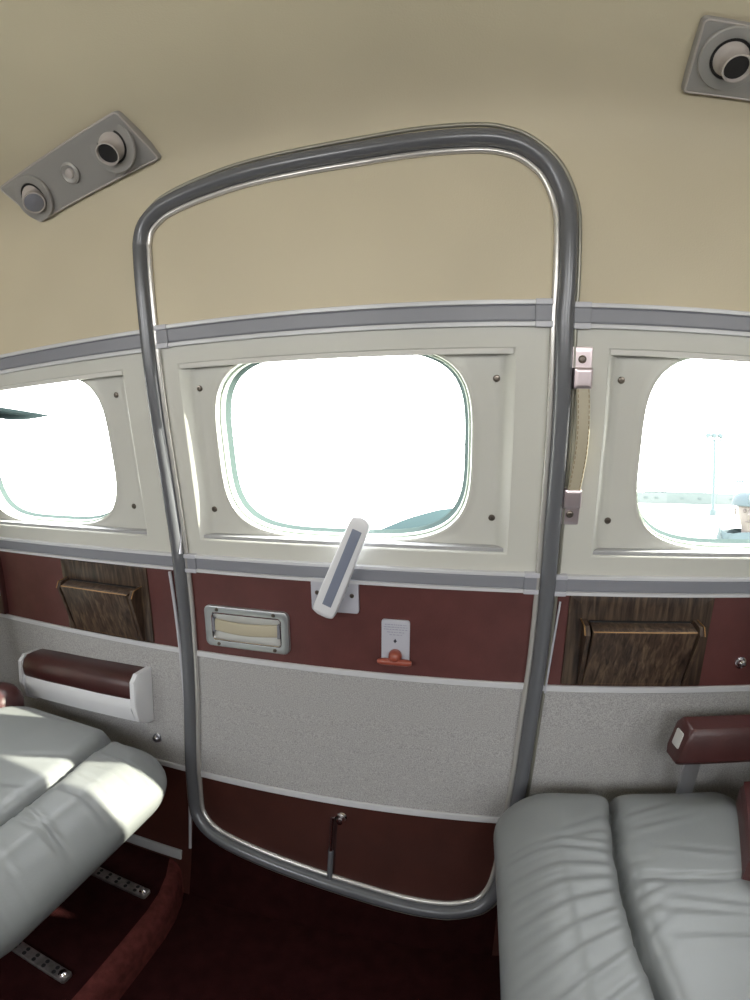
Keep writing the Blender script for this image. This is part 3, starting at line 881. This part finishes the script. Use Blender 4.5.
# ------------------------------------------------------------------ outside
def emit_tint(name, rgb, rough=.9): return mat(name, rgb, rough)
G = -1.75
o = mk('ground', [V((-160, .98, G)), V((160, .98, G)), V((160, 400, G)), V((-160, 400, G))], [(0, 1, 2, 3)], mat('pale_concrete_apron', (205,203,192), .9, mottle=(.6,.92,1.04,5)), None, smooth=False, loc=(0, 60, G)); o['kind'] = 'structure'

M['nac'] = mat('white_aircraft_paint', (214,218,210), .35)
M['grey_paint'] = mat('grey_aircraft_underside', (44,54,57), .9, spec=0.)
M['tail_shade'] = mat('nacelle_tail_shade', (50,62,63), .9, spec=0.)  # nacelle tail coloured darker: its shaded side is painted in
nc = empty('engine_nacelle', (1.2, 2.4, -.75), 'white rounded engine cowling outside the window', 'engine nacelle')
NP_ = [(-.62, .20), (-.52, .33), (-.435, .435), (-.28, .505), (-.1, .56), (.1, .575), (.3, .55), (.9, .455), (1.5, .432), (2.3, .43), (2.7, .36), (2.95, .2)]
def nac(x):
    for (a, p), (b, q) in zip(NP_, NP_[1:]):
        if a <= x <= b: return p+(q-p)*(x-a)/(b-a)
def nloop(x): r = nac(x); return [V((x, 2.42+r*math.cos(2*PI*j/32), -.665+r*math.sin(2*PI*j/32))) for j in range(32)]
v, f = loft([nloop(-.62+.74*k/12) for k in range(13)], True, True, False); mk('shaded_nacelle_tail', v, f, M['tail_shade'], nc, ang=60)
L = [nloop(.12+2.83*k/24) for k in range(25)]
v, f = loft(L, True, True, True); mk('cowling', v, f, M['nac'], nc, ang=60)
def slab_wing(name, pts, th, m, parent):
    """thin lens-section wing from a root chord to a tip chord"""
    (ax0, ax1, ay, az), (bx0, bx1, by, bz) = pts; L = []
    for k in range(9):
        t = k/8; x0 = ax0+(bx0-ax0)*t; x1 = ax1+(bx1-ax1)*t; y = ay+(by-ay)*t; z = az+(bz-az)*t; T = th*(1-.45*t); row = []
        for a in range(20):
            an = 2*PI*a/20; c = (1-math.cos(an))/2
            row.append(V((x0+(x1-x0)*c, y, z+math.sin(an)*T*(c**.5 if True else 1)*(1.15-c*.9))))
        L.append(row)
    v, f = loft(L, True, True, True); return mk(name, v, f, m, parent, ang=60)
slab_wing('wing_panel', ((.2, 1.9, 1.0, -.95), (.5, 1.9, 2.3, -.80)), .12, M['nac'], nc)
tl = empty('tailplane', (-3.5, 2.0, .54), 'dark slim tailplane tip seen through the left window', 'tailplane')
slab_wing('tail_panel', ((-4.1, -3.3, .9, .555), (-3.85, -3.25, 2.70, .560)), .07, M['grey_paint'], tl)
slab_wing('tail_underside', ((-4.0, -3.35, .9, .465), (-3.8, -3.3, 2.62, .475)), .03, M['nac'], tl)

# long low hangar far off
hg = empty('hangar_building', (40, 90, G), 'long low pale hangar far across the apron', 'building')
hm = [mat('hangar_sheet_a', (62,74,75), .8), mat('hangar_sheet_b', (78,86,86), .8), mat('hangar_sheet_c', (70,80,80), .8)]
def wallbox(p, q, z0, z1, dep, name, m, par):
    p, q = V((p[0], p[1], 0)), V((q[0], q[1], 0)); d = (q-p).normalized(); n = V((-d.y, d.x, 0))*dep
    mb = MB(); P = [p, q, q+n, p+n]
    mb.add(*loft([[a+V((0, 0, z0)) for a in P], [a+V((0, 0, z1)) for a in P]], True, True, True)); return mb.build(name, m, par, smooth=False)
A0 = V((26, 86)); A1 = V((75, 92))
for k, (a, b, z, mi) in enumerate(((0, .16, .35, 0), (.16, .29, .35, 1), (.29, .52, .62, 2), (.52, .75, .5, 1), (.75, 1.0, .4, 0))):
    p, q = A0.lerp(A1, a), A0.lerp(A1, b)
    w = wallbox(p, q, G, z, 9, 'sheet_wall', hm[mi], hg)
    for j in range(2):
        u = A0.lerp(A1, a+(b-a)*(.3+.35*j)); d = (A1-A0).normalized()
        wallbox(u-d*.35+V((0, -.1)), u+d*.35+V((0, -.1)), -.75, -.45, .05, 'small_vent', hm[0], hg)

lm = mat('lamp_post_metal', (58,73,76), .6)
def lamp_post(x, y, h, label, big=True):
    t = empty('lamp_post', (x, y, G), label, 'lamp post')
    v, f = tube([V((x, y, G)), V((x, y, G+h*.5)), V((x, y, G+h))], [.15, .13, .11], 10); mk('pole', v, f, lm, t)
    v, f = lathe((x, y, G), (0, 0, 1), [(.3, 0), (.3, .5), (.2, .6), (.12, .6)], 12); mk('pole_base', v, f, lm, t)
    v, f = bevbox((x-.75, y-.06, G+h-.05), (x+.75, y+.06, G+h+.08), .02); mk('cross_bar', v, f, lm, t)
    for s in (-1, 0, 1):
        v, f = bevbox((x+s*.6-.22, y-.2, G+h+.25), (x+s*.6+.22, y+.2, G+h+.62), .06, Matrix.Rotation(s*.5, 3, 'Y')); hd = mk('lamp_head', v, f, lm, t)
        v, f = tube([V((x+s*.55, y, G+h)), V((x+s*.7, y, G+h+.3))], .06, 8); mk('head_stem', v, f, lm, hd)
lamp_post(22.9, 40.2, 6.7, 'tall thin floodlight pole standing on the apron in front of hangar')
lamp_post(49.5, 78, 3.9, 'short lamp pole by the hangar above the capped person')

# person in a dark cap and shirt, standing behind the cowling
def person():
    px, py = 2.09, 3.15
    t = empty('person', (px, py, G), 'person in dark cap and dark shirt standing outside the right window', 'person')
    skin_m = mat('sunlit_skin', (84,78,75), .6); shirt = mat('dark_teal_shirt', (58,71,75), .85); cap_m = mat('dark_cap', (54,66,71), .8); trou = mat('dark_trousers', (56,62,68), .85)
    zs = -.345                                              # shoulder line
    # body skin: one skinned surface, head to feet
    J = {'pelvis': (0, 0, -.83, .135), 'waist': (0, 0, -.68, .13), 'chest': (0, .0, -.50, .155), 'neckb': (0, 0, -.335, .062), 'neck': (0, -.012, -.27, .055), 'jaw': (0, -.03, -.205, .075), 'skull': (0, -.015, -.12, .098), 'crown': (0, -.005, -.06, .075),
         'shL': (-.17, 0, -.345, .07), 'elL': (-.225, .01, -.64, .045), 'wrL': (-.20, -.09, -.86, .032), 'haL': (-.195, -.12, -.95, .03),
         'shR': (.17, 0, -.345, .07), 'elR': (.225, .01, -.64, .045), 'wrR': (.20, -.09, -.86, .032), 'haR': (.195, -.12, -.95, .03),
         'hipL': (-.09, 0, -.90, .095), 'knL': (-.10, -.01, -1.28, .06), 'anL': (-.10, .02, -1.66, .042), 'toL': (-.11, -.13, -1.71, .035),
         'hipR': (.09, 0, -.90, .095), 'knR': (.10, -.01, -1.28, .06), 'anR': (.10, .02, -1.66, .042), 'toR': (.11, -.13, -1.71, .035)}
    E = [('pelvis','waist'),('waist','chest'),('chest','neckb'),('neckb','neck'),('neck','jaw'),('jaw','skull'),('skull','crown'),('chest','shL'),('shL','elL'),('elL','wrL'),('wrL','haL'),('chest','shR'),('shR','elR'),('elR','wrR'),('wrR','haR'),('pelvis','hipL'),('hipL','knL'),('knL','anL'),('anL','toL'),('pelvis','hipR'),('hipR','knR'),('knR','anR'),('anR','toR')]
    th = .62; R = Matrix.Rotation(-th, 3, 'Z')              # turned so the face looks towards the photo's left
    def grow(name, keys, edges, m, grow_r=0., lvl=2):
        me = bpy.data.meshes.new(name); idx = {k: i for i, k in enumerate(keys)}
        me.from_pydata([tuple(R @ V(J[k][:3])+V((0, 0, -G))) for k in keys], [(idx[a], idx[b]) for a, b in edges], [])
        ob = bpy.data.objects.new(name, me); link(ob, t)
        sk = ob.modifiers.new('skin', 'SKIN'); sk.use_smooth_shade = True
        if not me.skin_vertices: me.attributes.new('skin', 'FLOAT', 'POINT')
        for i, k in enumerate(keys):
            r = J[k][3]+grow_r; me.skin_vertices[0].data[i].radius = (r, r)
        me.skin_vertices[0].data[0].use_root = True
        sb = ob.modifiers.new('sub', 'SUBSURF'); sb.levels = lvl; sb.render_levels = lvl
        me.materials.append(m); return ob
    bm = bmesh.new(); bm.verts.layers.skin.verify(); bm.free()
    def grow2(name, keys, edges, m, g=0.):
        me = bpy.data.meshes.new(name); bm = bmesh.new(); lay = bm.verts.layers.skin.verify(); vs = {}
        for k in keys:
            vs[k] = bm.verts.new(R @ V(J[k][:3])+V((0, 0, -G)))
            vs[k][lay].radius = (J[k][3]+g, J[k][3]+g)
        vs[keys[0]][lay].use_root = True
        for a, b in edges: bm.edges.new((vs[a], vs[b]))
        bm.to_mesh(me); bm.free()
        ob = bpy.data.objects.new(name, me); link(ob, t); me.materials.append(m)
        sk = ob.modifiers.new('skin', 'SKIN'); sk.use_smooth_shade = True
        sb = ob.modifiers.new('sub', 'SUBSURF'); sb.levels = 2; sb.render_levels = 2
        return ob
    grow2('body', list(J), E, skin_m)
    up = ['waist','pelvis','chest','neckb','shL','shR']; J2 = dict(J)
    J['slL'] = (-.20, .005, -.50, .055); J['slR'] = (.20, .005, -.50, .055)
    grow2('shirt', ['chest','waist','pelvis','neckb','shL','shR','slL','slR'], [('chest','waist'),('waist','pelvis'),('chest','neckb'),('chest','shL'),('chest','shR'),('shL','slL'),('shR','slR')], shirt, .014)
    grow2('trousers', ['pelvis','hipL','knL','anL','hipR','knR','anR'], [('pelvis','hipL'),('hipL','knL'),('knL','anL'),('pelvis','hipR'),('hipR','knR'),('knR','anR')], trou, .012)
    t.scale = (1.03, 1.03, 1.03)
    base = V((px, py, 0)); T = lambda x, y, z: base+R @ V((x, y, z))
    # cap: dome and a brim towards the front (-y before turning)
    dome = []
    for k in range(9):
        a = PI/2*k/8; rr_ = .118*math.cos(a)**.7; dome.append([T(rr_*math.cos(2*PI*j/24)*1.05-.012*math.sin(a), -.008+rr_*math.sin(2*PI*j/24)*1.06, -.108+.092*math.sin(a)) for j in range(24)])
    v, f = loft(dome, True, False, True); cap = mk('cap', v, f, cap_m, t, ang=80)
    v, f = tube([T(.104*math.cos(2*PI*j/28), -.012+.113*math.sin(2*PI*j/28), -.107) for j in range(28)], .009, 8, True); mk('cap_band', v, f, cap_m, cap)
    v, f = lathe(T(.02, -.118, -.055), R @ V((.1, -1, .35)), [(.026, 0), (.024, .004), (0, .006)], 16); mk('cap_badge', v, f, M['nac'], cap)
    dk = mat('face_shadow', (66,60,58), .7)
    for s in (-1, 1):
        v, f = lathe(T(s*.034, -.098, -.145), R @ V((s*.2, -1, 0)), [(.013, 0), (.011, .004), (0, .005)], 12); mk('eye', v, f, dk, t)
        v, f = lathe(T(s*.098, .0, -.155), R @ V((s, -.3, 0)), [(.028, 0), (.026, .008), (.012, .012), (0, .012)], 14); mk('ear', v, f, skin_m, t)
    v, f = tube([T(0, -.098, -.140), T(0, -.122, -.175), T(0, -.112, -.186), T(0, -.09, -.19)], [.009, .014, .013, .006], 10); mk('nose', v, f, skin_m, t)
    v, f = tube([T(-.026, -.088, -.218), T(0, -.098, -.216), T(.026, -.088, -.218)], [.003, .006, .003], 8); mk('mouth', v, f, dk, t)
person()

# ------------------------------------------------------------------ light
w = bpy.data.worlds.new('bright_sky'); scn.world = w; w.use_nodes = True
nt = w.node_tree; bg = nt.nodes['Background']
tc = nt.nodes.new('ShaderNodeTexCoord'); sp = nt.nodes.new('ShaderNodeSeparateXYZ'); rp = nt.nodes.new('ShaderNodeValToRGB')
rp.color_ramp.elements[0].position = .0; rp.color_ramp.elements[0].color = (1, .98, .95, 1)
rp.color_ramp.elements[1].position = .6; rp.color_ramp.elements[1].color = (.96, .98, 1.0, 1)
nt.links.new(tc.outputs['Generated'], sp.inputs[0]); nt.links.new(sp.outputs['Z'], rp.inputs['Fac']); nt.links.new(rp.outputs['Color'], bg.inputs['Color'])
bg.inputs['Strength'].default_value = 8.0

def portal(cx, side):
    d = bpy.data.lights.new('window_portal', 'AREA'); d.shape = 'RECTANGLE'; d.size = .46; d.size_y = .32
    d.cycles.is_portal = True
    o = bpy.data.objects.new('window_portal', d); COL.objects.link(o)
    n = SN(0, WZ); n = V((0, n.y*side, n.z))
    o.location = S(cx, WZ, REC-.06, side); o.rotation_euler = n.to_track_quat('-Z', 'Z').to_euler()
for cx in CXS: portal(cx, 1)
for cx in OX: portal(cx, -1)

# sunshine slanting in through the door window
sd = bpy.data.lights.new('sun', 'SUN'); sd.energy = 14.; sd.color = (1, .97, .80); sd.angle = math.radians(.6)
so = bpy.data.objects.new('sun', sd); COL.objects.link(so)
sdir = V((1., .21, .60)).normalized()
so.location = (6, 3, 5); so.rotation_euler = (-sdir).to_track_quat('-Z', 'Y').to_euler()
# cabin brightness from the cockpit side and the dome lamp overhead
def area(name, loc, aim, e, sx, sy, col=(1, 1, 1)):
    d = bpy.data.lights.new(name, 'AREA'); d.energy = e; d.shape = 'RECTANGLE'; d.size = sx; d.size_y = sy; d.color = col
    o = bpy.data.objects.new(name, d); COL.objects.link(o); o.location = loc; o.rotation_euler = (V(aim)-V(loc)).to_track_quat('-Z', 'Y').to_euler(); return o
#area('cockpit_light', (1.6, -.05, .1), (0, .3, 0), 3, .6, .5, (.95, .98, 1))

# ------------------------------------------------------------------ camera (wide action-camera lens)
cd = bpy.data.cameras.new('camera'); cam = bpy.data.objects.new('camera', cd); COL.objects.link(cam)
cd.type = 'PANO'; cd.panorama_type = 'FISHEYE_LENS_POLYNOMIAL'; cd.sensor_width = 36; cd.sensor_height = 24; cd.sensor_fit = 'AUTO'
cd.fisheye_fov = math.radians(179)
cd.fisheye_polynomial_k0 = 0
cd.fisheye_polynomial_k1 = -.06301344403979219; cd.fisheye_polynomial_k2 = .00018185111634701285
cd.fisheye_polynomial_k3 = 2.2671787231341496e-05; cd.fisheye_polynomial_k4 = -4.0677048720644845e-07
cd.clip_start = .01; cd.clip_end = 1000
y_, p_, r_ = .190770943, -.0264700388, -.0189053804
Rc = Matrix.Rotation(y_, 3, 'Z') @ Matrix.Rotation(p_, 3, 'X') @ Matrix.Rotation(r_, 3, 'Y')
Bc = Matrix(((1, 0, 0), (0, 0, -1), (0, 1, 0)))            # camera axes: x right, y up, looking along -z
cam.rotation_euler = (Rc @ Bc).to_euler()
scn.camera = cam

# lift everything so that the cabin floor is z = 0
for o in scn.objects:
    if o.parent is None: o.location.z += H

scn.view_settings.view_transform = 'Standard'; scn.view_settings.look = 'None'
scn.view_settings.exposure = .55; scn.view_settings.gamma = 1
scn.cycles.use_denoising = True; scn.cycles.max_bounces = 10; scn.cycles.diffuse_bounces = 6; scn.cycles.transparent_max_bounces = 12
scn.cycles.sample_clamp_indirect = 6
